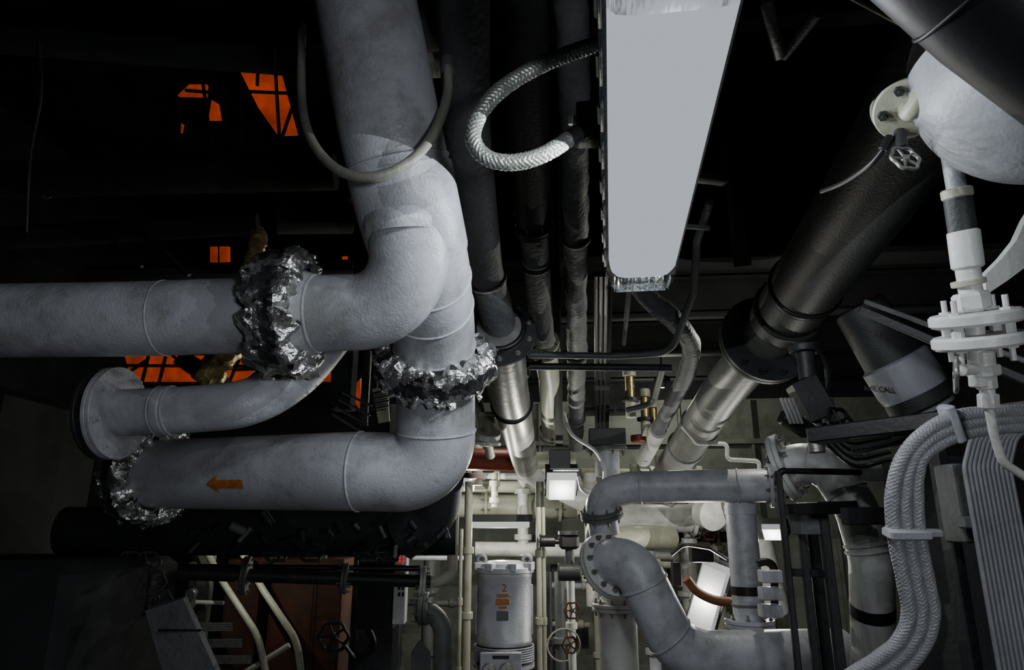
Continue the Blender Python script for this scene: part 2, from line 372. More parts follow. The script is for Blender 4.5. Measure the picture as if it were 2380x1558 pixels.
# ---------------------------------------------------------------- fluorescent fixtures
def fixture(name,p0,p1,w,h,lm,down=Vector((0,0,-1)),clips=True,cap=.06):
    b=B(name); a=(p1-p0); L=a.length; a.normalize(); s_=a.cross(down).normalized(); dn=s_.cross(a).normalized()
    if dn.dot(down)<0: dn=-dn
    def sec(o,w_,z0,z1,w2): return [o-s_*w_/2+dn*z0,o+s_*w_/2+dn*z0,o+s_*w2/2+dn*z1,o-s_*w2/2+dn*z1]
    b.loft([sec(p0-a*cap,w*1.05,-h*1.6,-h*.25,w*1.1),sec(p1+a*cap,w*1.05,-h*1.6,-h*.25,w*1.1)],SLATE,False)
    def dsec(o,k): return [o-s_*w*.5*k-dn*h*.2,o-s_*w*.48*k+dn*h*.5*k,o-s_*w*.40*k+dn*h*.85*k,o-s_*w*.28*k+dn*h*k,o+s_*w*.28*k+dn*h*k,o+s_*w*.40*k+dn*h*.85*k,o+s_*w*.48*k+dn*h*.5*k,o+s_*w*.5*k-dn*h*.2]
    b.loft([dsec(p0-a*.0,.78),dsec(p0+a*.012,.94),dsec(p0+a*.05,1),dsec(p1-a*.05,1),dsec(p1-a*.012,.94),dsec(p1,.78)],lm,True)
    if clips:
        def csec(o,k): return [o-s_*w*.55*k-dn*h*.25,o-s_*w*.53*k+dn*h*.55*k,o-s_*w*.44*k+dn*h*1.0*k,o-s_*w*.3*k+dn*h*1.12*k,o+s_*w*.3*k+dn*h*1.12*k,o+s_*w*.44*k+dn*h*1.0*k,o+s_*w*.53*k+dn*h*.55*k,o+s_*w*.55*k-dn*h*.25]
        for e,dr in((p1,a),(p0,-a)):
            b.loft([csec(e-dr*.04,1),csec(e+dr*cap*.55,1),csec(e+dr*cap*.95,.9),csec(e+dr*cap,.75)],CLEAR,False,cap=False)
            for i in range(9):
                o=e+dr*cap*.4+s_*w*(-.42+.84*i/8); b.box(o+dn*h*.55,cap*.8,.003,h*1.1,CLEAR,a,s_,.0005)
            b.box(e+dr*cap*.98+dn*h*.5,.004,w*.78,h*1.0,CLEAR,a,s_,.001)
        sd=s_ if (s_.dot(X)<0) else -s_
        for i in range(8):
            o=p0.lerp(p1,(i+.4)/8)
            b.box(o+sd*w*.555+dn*h*.1,.085,.006,h*.5,STEEL,a,s_,.001)
            b.cyl(o+sd*w*.575-a*.03,o+sd*w*.575+a*.03,.005,JACK,8)
        b.box((p0+p1)/2+sd*w*.565-dn*h*.2,L,.004,h*.3,DARK,a,s_,.001)
    return b.done(),a,s_,dn
p0=P(1577,-40,1.0); p1=P(1490,596,2.2); zz=(p0.z+p1.z)/2; p0.z=zz;p1.z=zz
fx,a,s_,dn=fixture('added_rear_fixture',p0,p1,.208,.045,LAMP,cap=.12)
for i in range(6):
    light('fixture_lamp',p0.lerp(p1,(i+.5)/6)+dn*.06,5.5,(.9,.95,1),0,fx)
q0=Vector((.35,-1.9,2.75)); q1=Vector((.35,-.7,2.75))
fx2,_,_,_=fixture('added_rear_fixture',q0,q1,.2,.045,LAMP)  # added fixture with area light, unseen behind the camera, for frontal fill
area('added_rear_fill',Vector((.35,-1.3,2.68)),Vector((.35,-1.3,0)),.18,1.1,16,(.9,.95,1),fx2)
# added fill floodlight on a stand, unseen behind the camera, brightens the upper pipe
b=B('added_fill_floodlight')
fc=Vector((.8,-.7,1.55)); tg=Vector((-.35,1.7,2.55)); fd=(tg-fc).normalized()
b.box(fc-fd*.06,.34,.06,.24,BLACK,fd.cross(Z),fd); b.tube([fc-Z*.12-fd*.06,Vector((.8,-.75,.9))],.015,DARK,10)
for k in range(3):
    an=2.1*k; b.tube([Vector((.8,-.75,.9)),Vector((.8+.5*math.cos(an),-.75+.5*math.sin(an),.01))],.012,DARK,10)
fl=b.done(); area('added_fill_lamp',fc,tg,.25,.18,14,(.92,.95,1),fl)
# ---------------------------------------------------------------- ceiling pipes
b=B('jacketed_overhead_pipe')
pe=PP((1075,-60,1.8),(1085,300,2.1),(1125,620,2.7),(1165,770,3.0))
b.tube(pe,.072,MIDD,28)
pe2=PP((1160,760,2.95),(1180,900,3.5),(1222,1080,5.7)); b.tube(pe2,.105,JACK,32)
b.flange(pe2,P(1162,775,3.0),.16,.02,DARK,10,gap=False)
for q in[(1175,960,3.8),(1152,745,2.95)]: b.bead(pe2,P(*q),.108,.012,BLACK)
b.bead(pe,P(1130,655,2.75),.074,.006,JACK); b.bead(pe,P(1128,645,2.75),.074,.006,BLACK)
c,t=near(pe2,P(1222,1080,5.7)); b.tube(rnd([c,c+t*.4,c+t*.4+Vector((.5,0.1,-.25))],.3),.1,WHITE,24)
b.done()
b=B('valved_overhead_pipe')
p=PP((1215,-60,2.1),(1225,250,2.5),(1240,520,3.0)); b.tube(p,.08,SLATE,28); b.flange(p,P(1240,545,3.05),.1,.02,DARK,8)
p=PP((1240,540,3.05),(1262,790,3.7)); b.tube(p,.062,MIDD,24); b.bead(p,P(1248,620,3.2),.064,.012,BLACK); b.bead(p,P(1248,600,3.2),.064,.005,JACK)
p=PP((1262,780,3.7),(1277,880,4.1),(1281,1010,4.9)); b.tube(p,.065,CREAM,24)
for q in[(1264,800,3.75),(1268,830,3.8),(1281,1000,4.85),(1281,1018,4.95)]:
    b.flange(p,P(*q),.085,.02,CREAM,6,gap=False)
b.wheel(P(1225,850,3.8),ROT@Vector((1,0,.3)),.06,DARK); b.cyl(P(1225,850,3.8),P(1262,840,3.75),.012,DARK,8)
b.done()
b=B('lagged_overhead_pipe')
p=resamp(PP((1325,-60,2.1),(1335,250,2.5),(1338,600,3.2),(1340,820,4.0),(1338,1040,5.4)),.04); b.tube(p,.056,MIDD,20,lump=.22,ls=14)
for q in [(1338,540,3.1),(1340,830,4.0),(1340,960,4.9)]: b.bead(p,P(*q),.06,.01,GREYD)
b.done()
b=B('lagged_service_pipe')
p=resamp(crv(PP((1440,540,3.2),(1490,670,3.4),(1560,740,3.5),(1605,800,3.7),(1590,880,4.1),(1540,980,4.7),(1500,1060,5.3))),.05); b.tube(p,.052,MIDD,20,lump=.2,ls=12)
b.tube(PP((1530,1000,4.8),(1495,1068,5.4)),.062,WHITE,20)
b.done()
b=B('thin_drain_pipe')
b.tube(rnd(PP((1650,470,2.8),(1620,560,3.0),(1612,680,3.2),(1560,820,3.5),(1440,828,3.5),(1230,825,3.5)),.1),.018,GREYD,12)
b.tube(rnd(PP((1470,600,3.1),(1450,800,3.6)),.1),.013,GREYD,10)
b.tube(PP((1230,852,3.7),(1560,856,3.7)),.02,DARK,10)
b.tube(rnd(PP((1540,856,3.8),(1518,940,4.4),(1455,955,4.4)),.1),.02,GREYD,12)
b.beam(P(1585,525,2.9),P(1650,530,2.9),.02,.02,GREYD); b.beam(P(1575,405,2.6),P(1690,420,2.6),.05,.03,SLATE)
b.done()
b=B('cable_trunking')
b.beam(P(1285,300,2.9),P(1300,1030,4.6),.05,.06,HULL)
b.beam(P(1400,640,3.4),P(1400,1000,5.4),.1,.05,HULL)
for k in range(3): b.tube(PP((1385+12*k,640,3.36),(1386+9*k,1000,5.35)),.011,BLACK,8)
b.box(P(1405,930,5.2),.34,.3,.2,DARK,VX); b.box(P(1410,1020,5.0),.26,.26,.12,SLATE,VX); b.flange(None,P(1410,1045,5.0),.15,.03,GREYD,8,gap=False,ax=Z)
b.tube([P(1410,1050,5.0),drop(P(1410,1050,5.0),P(1410,1110,5.0).z)],.09,GREY,24)
b.done()
b=B('brass_valve_group')
for u,v,d in((1465,930,4.6),(1500,975,4.9),(1520,1000,5)):
    p=P(u,v,d); b.cyl(p,p+Z*.16,.03,BRASS,12); b.disc(p,Z,.06,.025,DARK); b.cyl(p+Z*.16,p+Z*.22,.045,CREAM,12); b.cyl(p-Z*.12,p,.035,CREAM,12)
p=P(1485,1020,5); b.disc(p,Z,.06,.05,REDP)
b.done()
b=B('exhaust_overhead_pipe')
pr=PP((2480,-260,1.28),(2260,80,1.62),(2022,450,2.28),(1848,700,3.17),(1815,745,3.35))
b.tube(rnd(pr,.5),.15,SLATE,44)
pr2=PP((1835,728,3.25),(1770,800,3.6),(1680,910,4.1),(1560,1090,5.5)); b.tube(rnd(pr2,.5),.125,JACKD,40)
c,t=near(pr,P(1880,655,3.0)); b.torus(c,t,.152,.01,BLACK)
c,t=near(pr,P(1862,685,3.1)); b.disc(c,t,.151,.16,SLATE)
c,t=near(pr,P(1842,722,3.25)); b.torus(c,t,.156,.012,SLATE)
b.flange(pr2,P(1790,790,3.55),.235,.03,SLATE,12,DARK)
for q in[(1625,985,4.6),(1590,1045,5.0)]: b.bead(pr2,P(*q),.127,.012,GREYD)
b.done()
b=B('hanger_conduit')
b.tube(rnd(PP((1585,990,4.4),(1620,1030,4.4),(1690,1032,4.4),(1690,1068,4.4),(1765,1072,4.4),(1765,1110,4.4)),.03),.014,WHITE,10)
b.done()
# ---------------------------------------------------------------- top-right vessel
b=B('pressure_vessel')
c=P(2425,145,1.3); ax=(ROT@Vector((.95,.2,-.05))).normalized()
prof=[(-.228*math.cos(math.pi/2*i/20),max(.001,.228*math.sin(math.pi/2*i/20))) for i in range(21)]+[(.6,.228)]
b.lathe(c,ax,prof,VESS,64); b.torus(c+ax*.02,ax,.228,.004,VESS,64)
b.done()
b=B('black_exhaust_duct')
p=PP((2050,-260,.98),(2335,-5,.98),(2720,285,.98)); b.tube(p,.107,DUCTB,40); b.bead(p,P(2275,-50,.98),.107,.004,DUCTB)
b.done()
b=B('flanged_drain_stub')
c=P(2106,254,1.4); ax=(ROT@Vector((.25,.5,-.8))).normalized()
b.disc(c,ax,.062,.014,CREAM); b.disc(c+ax*.017,ax,.06,.007,RUST); b.disc(c+ax*.029,ax,.062,.014,GREYD)
b.bolts(c,ax,.045,5,.010,.04,DARK,.6)
b.tube(rnd([c,c-ax*.045,P(2150,205,1.34),P(2185,140,1.34)],.05),.018,CREAM,20)
b.cyl(P(2090,305,1.4),P(2097,345,1.38),.011,SLATE,12); b.wheel(P(2104,368,1.36),ROT@Vector((.1,.5,.9)),.028,STEEL)
b.tube(crv(PP((2065,325,1.4),(2055,345,1.4),(2020,385,1.45),(1960,425,1.6),(1910,445,1.75))),.006,BLACK,10)
b.cyl(P(2070,318,1.4),P(2052,350,1.4),.010,BLACK,10)
b.done()
# ---------------------------------------------------------------- instrument line right
b=B('instrument_isolation_line')
D=1.45
b.tube(PP((2195,265,D),(2225,450,D)),S(21,D),VESS,20)
def seg(u0,v0,u1,v1,w,m,sg=20): b.cyl(P(u0,v0,D),P(u1,v1,D),S(w/2,D),m,sg,.15)
seg(2222,438,2226,462,66,CREAM); seg(2225,455,2238,545,60,SLATE); seg(2238,535,2250,625,68,WHITE); seg(2248,620,2254,655,52,WHITE)
seg(2249,650,2252,664,72,CREAM); seg(2252,660,2262,700,50,WHITE); seg(2254,680,2262,722,78,WHITE,6); seg(2262,700,2275,900,40,WHITE)
axk=(P(2255,640,D)-P(2285,850,D)).normalized()
for v in(740,792):
    c=P(2267+(v-740)*.13,v,D); b.disc(c,axk,S(95,D),S(30,D),WHITE,40,.2)
b.bolts(P(2271,766,D),axk,S(70,D),4,.012,.085,WHITE,.5)
seg(2280,815,2286,868,54,WHITE)
b.disc(P(2286,862,D),axk,S(34,D),S(26,D),WHITE,6)
b.cyl(P(2285,855,D),P(2235,862,D-.03),S(13,D),WHITE,12); b.wheel(P(2222,872,D-.04),ROT@Vector((.85,.0,.5)),S(38,D),STEEL)
seg(2290,870,2294,905,44,WHITE,6); seg(2294,900,2296,925,32,WHITE); seg(2296,915,2298,950,44,WHITE,6)
b.tube(rnd(PP((2297,940,D),(2310,1010,D),(2330,1075,D),(2400,1120,D)),.05),S(10,D),WHITE,12)
b.done()
b=B('white_angle_bracket')
b.prism(PP((2290,640,1.6),(2330,600,1.6),(2362,560,1.6),(2385,510,1.6),(2430,440,1.6),(2440,560,1.6),(2385,620,1.6),(2345,650,1.6),(2293,685,1.6)),ROT@Vector((0,0,-.02)),WHITE)
b.done()
# ---------------------------------------------------------------- cable bundle
b=B('braided_cable_bundle')
for k,o in enumerate((-30,0,30)):
    pts=PP((2470,972+o*.55,1.62),(2330,976+o*.6,1.6),(2225,990+o*.75,1.58),(2150,1030+o*.85 ,1.57),(2118+o*.6-4,1085+o*.6,1.57),(2102+o*.95,1160+o*.2,1.57),(2108+o*.95,1250,1.57),(2128+o*.95,1350,1.57),(2140+o*.95,1430+o*.1,1.57),(2115+o*.9,1500+o*.35,1.57),(2050+o*.6,1560+o*.8,1.57),(1960,1610+o,1.57))
    b.braid(crv(pts,8),.0145,BRAIDG,MIDD,8,.07,.0026)
b.box(P(2108,1240,1.56),.095,.045,.022,VESS,X,fwd)
b.box(P(2212,985,1.58),.022,.045,.09,VESS,ROT@Vector((.95,.35,0)),fwd)
b.box(P(2160,1240,1.6),.06,.02,.018,VESS,X,fwd)
b.done()
b=B('vertical_cable_ladder')
for k in range(11):
    u=2238+10.5*k; D2=1.75
    top=P(u+3,1085,D2); bt=drop(top,top.z-.75)
    bend=rnd([bt,top,top+ROT@Vector((.04,.075,-.03)),top+ROT@Vector((.3,.13,-.1))],.06)
    b.tube(bend,S(5.6,D2),RIB,10)
b.box(P(2300,1215,1.73),.15,.03,.03,GREYD,X)
tp=P(2218,1170,1.8); b.box(tp,.035,.08,.2,GREYD,X); b.box(P(2218,1300,1.86),.03,.05,.7,DARK,X)
b.done()
# ---------------------------------------------------------------- mid right pipes
b=B('crossover_pipe')
p=rnd(PP((1405,1240,4.0),(1392,1150,4.0),(1470,1133,3.95),(1800,1128,3.75)),[.16,.12]); b.tube(p,.09,GREY,32)
for q in[(1490,1133,3.95),(1715,1130,3.8)]: b.bead(p,P(*q),.09,.007,GREY)
b.flange(p,P(1403,1195,4.0),.125,.02,GREYD,8)
b.flange(p,P(1790,1128,3.76),.12,.02,GREY,8,gap=False)
b.tube(rnd(PP((1404,1200,4.0),(1385,1245,4.1),(1440,1290,4.3)),.1),.07,WHITE,24)
top=P(1718,1160,3.85); p=[top,drop(top,top.z-1.5)]; b.tube(p,.083,GREY,32)
b.lathe(drop(top,P(1718,1175,3.85).z),-Z,[(0,.088),(.05,.088)],GREY,32)
b.disc(drop(top,P(1720,1368,3.85).z),Z,.085,.055,BLACK); b.disc(drop(top,P(1720,1400,3.85).z),Z,.09,.012,GREYD)
b.flange(p,drop(top,P(1722,1440,3.85).z),.13,.022,GREY,8)
b.done()
b=B('valve_elbow_pipe')
p=rnd(PP((1800,1095,3.3),(1905,1058,3.2),(1990,1180,3.05),(2025,1300,3.0),(2034,1700,3.1)),[.18,.2,.25]); b.tube(p,.092,WHITE,32)
b.flange(p,P(1828,1085,3.3),.16,.022,WHITE,10)
for q in[(1880,1070,3.2),(1965,1150,3.1),(2018,1265,3.0),(2020,1280,3.0)]: b.bead(p,P(*q),.093,.006,WHITE)
cc,tt=near(p,P(2028,1425,3.0)); b.disc(cc,tt,.094,.07,BLACK)
b.tube(rnd(PP((1940,1060,3.6),(2010,1100,3.6),(2110,1095,3.6)),.1),.05,GREYD,16)
b.done()
b=B('discharge_elbow_pipe')
p=rnd(PP((1395,1325,3.55),(1462,1285,3.4),(1565,1500,3.3),(1640,1527,3.3),(1960,1520,3.45)),[.13,.2,.2]); b.tube(p,.118,GREY,36)
b.flange(p,P(1412,1318,3.5),.165,.022,WHITE,12)
for q in[(1492,1360,3.38),(1560,1480,3.3)]: b.bead(p,P(*q),.119,.007,GREY)
b.done()
b=B('riser_pipe')
t=P(1432,1350,4.0); p=[drop(t,P(1432,1395,4.0).z),drop(t,.0)]; b.tube(p,.11,WHITE,36); b.flange(p,drop(t,P(1432,1410,4.0).z),.145,.02,WHITE,10)
b.tube([t,drop(t,P(1432,1400,4.0).z)],.09,WHITE,28)
b.done()
b=B('far_storage_tank')
a0=P(1455,1205,6.0); a1=P(1610,1205,6.0); b.lathe(a0,a1-a0,[(-.08,.02),(-.06,.09),(0,.12),((a1-a0).length,.12),((a1-a0).length+.03,.11)],WHITE,32); b.disc(a1,a1-a0,.15,.03,WHITE)
a0=P(1640,1190,5.6);b.lathe(a0,ROT@Vector((.3,.05,1)),[(0,.13),(.12,.13),(.14,.05)],WHITE,28)
b.tube(rnd(PP((1400,1255,5.6),(1480,1248,5.6),(1560,1252,5.8)),.1),.09,CREAM,24)
b.tube(rnd(PP((1660,1130,5.6),(1740,1230,5.8),(1790,1420,5.8)),.3),.16,WHITE,28)
b.done()
b=B('far_pipe_rack')
b.tube(PP((1040,1176,6.6),(1700,1182,6.6)),.11,CREAM,24); b.tube(PP((1040,1130,6.3),(1700,1138,6.5)),.055,CREAM,20)
b.tube(PP((1085,1068,5.6),(1195,1070,5.6)),.09,REDP,24); b.tube(PP((1195,1070,5.6),(1330,1072,5.8)),.07,CREAM,24)
b.tube(PP((1105,1277,6.2),(1400,1279,6.2)),.065,WHITE,20); b.tube(PP((960,1298,5.8),(1090,1298,5.8)),.02,GREY,12)
for u in (1130,1300,1390): b.flange(None,P(u,1177,6.6),.15,.03,CREAM,8,gap=False,ax=X)
rn=random.Random(11)
for u,v0,v1,d,r,m in((1110,1030,1130,5.9,.045,WHITE),(1150,1100,1180,6.0,.03,CREAM),(1215,1080,1290,6.4,.05,WHITE),(1370,1100,1400,6.3,.06,WHITE),(1475,1080,1200,6.5,.05,CREAM),(1530,1060,1180,6.7,.035,CREAM),(1590,1080,1300,6.5,.045,WHITE),(1655,1150,1560,6.6,.05,CREAM),(1510,1280,1560,6.0,.05,GREY),(1600,1300,1560,6.7,.08,WHITE),(1385,1330,1560,6.4,.03,CREAM),(1000,1290,1560,6.6,.06,GREYD),(930,1300,1560,6.8,.04,GREYD)):
    t=P(u,v0,d); e=drop(t,max(0,P(u,v1,d).z)); b.tube([t,e],r,m,18); b.disc(t.lerp(e,.3),Z,r*1.6,.05,m,18); b.disc(t.lerp(e,.8),Z,r*1.6,.05,m,18)
for u0,u1,v,d,r,m in((1060,1250,1105,6.2,.03,WHITE),(1350,1680,1100,6.8,.05,CREAM),(1440,1700,1245,6.5,.05,RUST),(1450,1690,1290,6.6,.04,WHITE),(1370,1560,1310,6.3,.03,CREAM),(1470,1700,1440,6.5,.06,GREY),(1250,1380,1360,6.5,.03,GREY),(1250,1370,1450,6.4,.025,CREAM),(900,1080,1400,6.8,.03,GREYD)):
    b.tube(PP((u0,v,d),(u1,v+4,d)),r,m,16)
    for k in range(3): b.disc(P(u0+(u1-u0)*(k+.5)/3,v+2,d),X,r*1.6,.05,m,16)
for k in range(10):
    u=1360+32*k; v=1190+rn.uniform(-80,120); p=P(u,v,6.1); b.wheel(p,ROT@Vector((rn.uniform(-.5,.5),rn.uniform(0,1),.8)),.055,rn.choice((RUST,GREYD,WHITE,DARK))); b.cyl(p,p+fwd*-.15,.02,BRASS,10); b.disc(p-fwd*.18,X,.06,.1,WHITE,16)
for u,v,w,h in((1295,1340,.12,.22),(1395,1260,.1,.16),(1450,1330,.2,.2),(1570,1350,.14,.24),(1540,1450,.2,.3),(1120,1400,.1,.2),(1270,1480,.16,.3),(1350,1480,.14,.2),(1680,1480,.2,.3)): b.box(P(u,v,6.7),w,.12,h,rn.choice((DARK,GREYD,SLATE)),X)
b.done()
b=B('vertical_service_pipes')
for u,v,d,r,m in((1090,1120,5.2,.03,CREAM),(1251,1120,5.0,.02,CREAM),(1262,1120,5.0,.013,CREAM),(1325,1290,5.2,.03,WHITE),(1072,1230,5.0,.014,CREAM),(1300,1330,5.4,.04,GREYD),(1275,1330,5.3,.025,DARK),(1330,1440,5.1,.022,WHITE)):
    t=P(u,v,d); b.tube([t,drop(t,0)],r,m,14)
    b.disc(drop(t,t.z-.5),Z,r*1.5,.05,m,14); b.disc(drop(t,t.z-.95),Z,r*1.5,.05,m,14)
for u,v in((1325,1500),(1330,1420)):
    b.wheel(P(u,v,5.0),ROT@Vector((.2,.3,1)),.055,RUST)
b.torus(P(1310,1500,5.0),ROT@Vector((.1,0,1)),.12,.006,CREAM,40,8)
b.done()
b=B('motorised_valve')
p=P(1322,1260,4.8); b.box(p,.14,.12,.1,BLACK,X,bev=.02); b.disc(p+Z*.06,Z,.075,.03,DARK); b.cyl(p-Z*.05,p-Z*.2,.03,DARK,12)
q=P(1270,1258,4.8); b.cyl(q-X*.04,q+X*.06,.04,BLACK,14); b.wheel(q-X*.045,X,.045,BLACK); b.cyl(q,p,.02,BLACK,10); b.disc(p-Z*.2,X,.06,.16,DARK,20)
b.done()
# ---------------------------------------------------------------- pump motor
mt=bpy.data.objects.new('vertical_pump_motor',None); sc.collection.objects.link(mt)
b=B('motor_body'); D3=4.4; c=P(1172,1400,D3); R=S(63,D3)
zt=P(1172,1322,D3).z; zb=P(1172,1492,D3).z; o=drop(c,zb); H=zt-zb
b.lathe(o,Z,[(0,R*.98),(.01,R*1.02),(.03,R*1.02),(.035,R),(H-.06,R),(H-.05,R*1.03),(H-.02,R*1.03),(H,R*.96),(H+.03,R*.85),(H+.045,R*.6),(H+.045,.01)],GREY,56)
b.disc(drop(c,zt-.01),Z,R*1.1,.035,GREY)
for k in range(8):
    a_=math.pi/4*k+.39; dv=Vector((math.cos(a_),math.sin(a_),0)); b.box(drop(c,zt+.012)+dv*R*1.0,.06,.04,.05,GREY,dv)
for sg in(-1,1):
    q=drop(c,zt+.055)+X*sg*R*.85; b.torus(q,fwd,.026,.011,GREY,20,8)
for k in range(7): b.torus(drop(c,zb-.01-.013*k),Z,R*1.07,.005,GREY,48,6)
b.disc(drop(c,zb-.06),Z,R*.98,.13,DARK)
b.lathe(drop(c,zb-.11),-Z,[(0,R*1.1),(.02,R*1.1),(.03,R*.9),(.2,R*.8),(.22,R*1.1),(.25,R*1.1),(.25,R*.7),(zb-.13,R*.7)],GREY,48)
for sg in(-1,1): b.box(drop(c,zt-.25)+X*sg*R*1.02,.012,.03,.3,GREY,X)
b.done(mt)
tow=(CAM-c); tow.z=0; tow.normalize(); side=Z.cross(tow).normalized()
b=B('gauge_panel'); g=drop(c,P(1160,1526,D3).z)+tow*R*1.18+side*-.02; b.box(g,.25,.05,.15,GREY,side,tow)
for u in(-.07,.035):
    q=g+side*(u)+tow*.03-Z*.02; b.cyl(q-tow*.01,q+tow*.015,.041,STEEL,28); b.cyl(q+tow*.015,q+tow*.018,.034,WHITE,28); b.box(q+tow*.021,.003,.002,.03,INK,(side+Z*.0),tow)
    for k in range(7):
        an=.6+k*.65; b.box(q+tow*.0195+(side*math.sin(an)-Z*math.cos(an))*.027,.003,.001,.003,INK,side,tow)
b.box(g+tow*.027+Z*.05,.1,.004,.02,DARK,side,tow)
b.done(mt)
b=B('motor_labels')
for v,w,h,m in((1379,26,6,ORNG),(1393,30,12,ORNG),(1405,18,5,ORNG),(1423,26,20,GREYD)):
    q=drop(c,P(1172,v,D3).z)+tow*R*1.0; q-=side*.01; b.box(q,S(w,D3),.012,S(h,D3),m,side,tow,.001)
b.done(mt)
text('2','motor_number',drop(c,P(1172,1363,D3).z)+tow*(R*1.015),side,tow,.065,INKR,mt)
# ---------------------------------------------------------------- far lights
def lampbox(name,c,w,h,nrm,e,col,lm=LAMPW,roll=0):
    b=B(name); n=nrm.normalized(); s=n.cross(Z).normalized(); u=s.cross(n)
    s,u=s*math.cos(roll)+u*math.sin(roll),u*math.cos(roll)-s*math.sin(roll)
    b.box(c-n*.05,w*1.1,h*1.1,.08,DARK,s,u); b.loft([[c+s*x*k+u*y*k+n*hh for x,y in((-w/2,-h/2),(w/2,-h/2),(w/2,h/2),(-w/2,h/2))] for k,hh in((1,-.02),(1,.01),(.85,.05))],lm,False)
    for sx in(-1,1): b.box(c+s*sx*w*.54,.015,h*.3,.05,STEEL,s,u)
    o=b.done(); light(name+'_lamp',c+n*.12,e,col,0,o); return o
WC=(1,.975,.86)
lampbox('bulkhead_lamp',P(1305,1128,4.6),.2,.2,ROT@Vector((0,-.55,1)),17,WC)
lampbox('bulkhead_lamp',P(1645,1390,4.9),.2,.5,ROT@Vector((-.5,.3,1)),22,(1,.98,.9),LAMPM,.35)
lampbox('bulkhead_lamp',P(1090,1125,5.9),.1,.1,ROT@Vector((.2,-.4,1)),13,WC)
lampbox('bulkhead_lamp',P(1800,1235,4.9),.16,.1,ROT@Vector((-.5,-.3,.8)),18,(1,.98,.9),LAMPM)
b=B('lamp_mount')
b.box(P(1300,1070,4.6),.14,.12,.13,BLACK,X); b.beam(P(1285,1092,4.5),P(1345,1092,4.5),.02,.02,GREY)
b.tube(crv(PP((1310,960,4.5),(1330,1010,4.4),(1385,1050,4.4),(1405,1100,4.4),(1390,1150,4.4),(1355,1140,4.4),(1345,1110,4.5))),.012,WHITE,10)
b.done()
b=B('lamp_cable_loop')
b.tube(rnd(PP((1560,1290,4.7),(1590,1265,4.7),(1650,1275,4.7),(1690,1300,4.7)),.1),.012,BLACK,8)
b.tube(crv(PP((1595,1345,4.5),(1620,1375,4.5),(1660,1395,4.5),(1700,1400,4.5))),.03,HOSEO,12)
b.box(P(1630,1290,4.8),.16,.08,.1,BLACK,X); b.box(P(1572,1335,4.8),.06,.06,.16,BLACK,X)
b.done()
f0=P(1095,1216,5.4); f1=P(1230,1216,5.4); f1.z=f0.z
fx3,_,_,_=fixture('added_rear_fixture',f0,f1,.16,.04,LAMPW,clips=False,cap=.03)
light('fixture_lamp',(f0+f1)/2-Z*.08,16,WC,0,fx3)
for o,e in((Vector((.9,6.9,3.05)),26),(Vector((-.6,5.6,2.9)),12),(P(1790,770,4.0),22)):  # added lamps to brighten the far bay, one hidden behind the exhaust pipe
    b=B('added_deckhead_fill'); b.lathe(o+Z*.1,-Z,[(0,.05),(.03,.08),(.06,.08),(.07,.05)],DARK,20); b.lathe(o+Z*.03,-Z,[(0,.04),(.03,.035),(.05,.02)],GREYD,20); b.tube([o+Z*.1,o+Z*.3],.01,DARK,8)
    light('added_deckhead_bulb',o-Z*.04,e,WC,0,b.done())
# ---------------------------------------------------------------- frames at right
b=B('equipment_frame')
def post(u,v,d,w,m=DARK,z=0):
    t=P(u,v,d); b.beam(t,drop(t,z),w,w,m)
post(1808,1095,2.9,.025); post(1858,1190,2.9,.03); post(1912,1195,2.8,.035); post(1880,1190,3.1,.05)
b.tube(rnd(PP((1808,1130,2.9),(1810,1094,2.9),(2000,1098,2.9)),.03),.014,BLACK,10)
b.beam(P(1830,1185,2.85),P(1970,1180,2.85),.2,.05,BLACK); b.beam(P(1830,1330,2.85),P(1930,1335,2.85),.03,.03,DARK)
b.box(P(1870,1215,2.85),.08,.12,.1,GREYD,X)
b.box(P(2060,1200,2.4),.3,.05,.06,BLACK,X); b.box(P(2180,1330,2.3),.12,.3,.75,DARK,X)
for i in range(3): b.box(P(1790,1340+40*i,3.4),.1,.08,.06,GREY,X)
b.tube(rnd(PP((1760,1310,3.5),(1800,1300,3.5),(1800,1420,3.5)),.05),.02,BLACK,10)
b.done()
b=B('control_valve_actuator')
p=P(1885,930,2.6)
b.box(p,.1,.1,.16,DARK,ROT@Vector((.9,.4,0))); b.cyl(p+Z*.08,p+Z*.22,.035,DARK,16); b.disc(p+Z*.2,Z,.06,.03,DARK); b.cyl(p-Z*.2,p,.03,STEEL,12)
for k in range(4): b.cyl(P(1815+9*k,925,2.5),P(1838+9*k,985,2.5),.006,JACK,8)
b.box(P(1850,985,2.55),.12,.06,.05,BLACK,ROT@Vector((.8,-.5,0))); b.tube(crv(PP((1890,800,2.6),(1920,850,2.6),(1915,930,2.6),(1870,980,2.6))),.009,BLACK,8)
b.wheel(P(1955,985,2.5),ROT@Vector((.4,.5,.8)),.06,BLACK)
for k in range(7): b.tube(crv(PP((1890+6*k,985,2.6),(1930+5*k,1040-3*k,2.6),(1990,1085-9*k,2.6),(2070,1070-9*k,2.6))),.006,GREYD if k%2 else BLACK,8)
b.done()
b=B('dark_cable_trunking')
b.beam(P(1890,1015,2.3),P(2420,952,1.85),.1,.05,BLACK); b.beam(P(1985,1045,2.4),P(2120,1020,2.2),.04,.02,DARK)
b.beam(P(2000,720,2.6),P(2420,900,2.2),.03,.03,DARK); b.beam(P(2010,700,2.8),P(2440,860,2.3),.02,.02,GREYD)
b.done()
b=B('overhead_bracket')
b.beam(P(1950,-20,2.4),P(2150,85,2.1),.015,.015,CREAM)
b.beam(P(1690,280,2.9),P(1725,600,3.3),.08,.15,HULL); b.beam(P(1780,0,2.2),P(1815,130,2.4),.04,.04,DARK); b.tube(PP((1900,30,2.2),(1820,130,2.4)),.02,SLATE,10)
b.done()
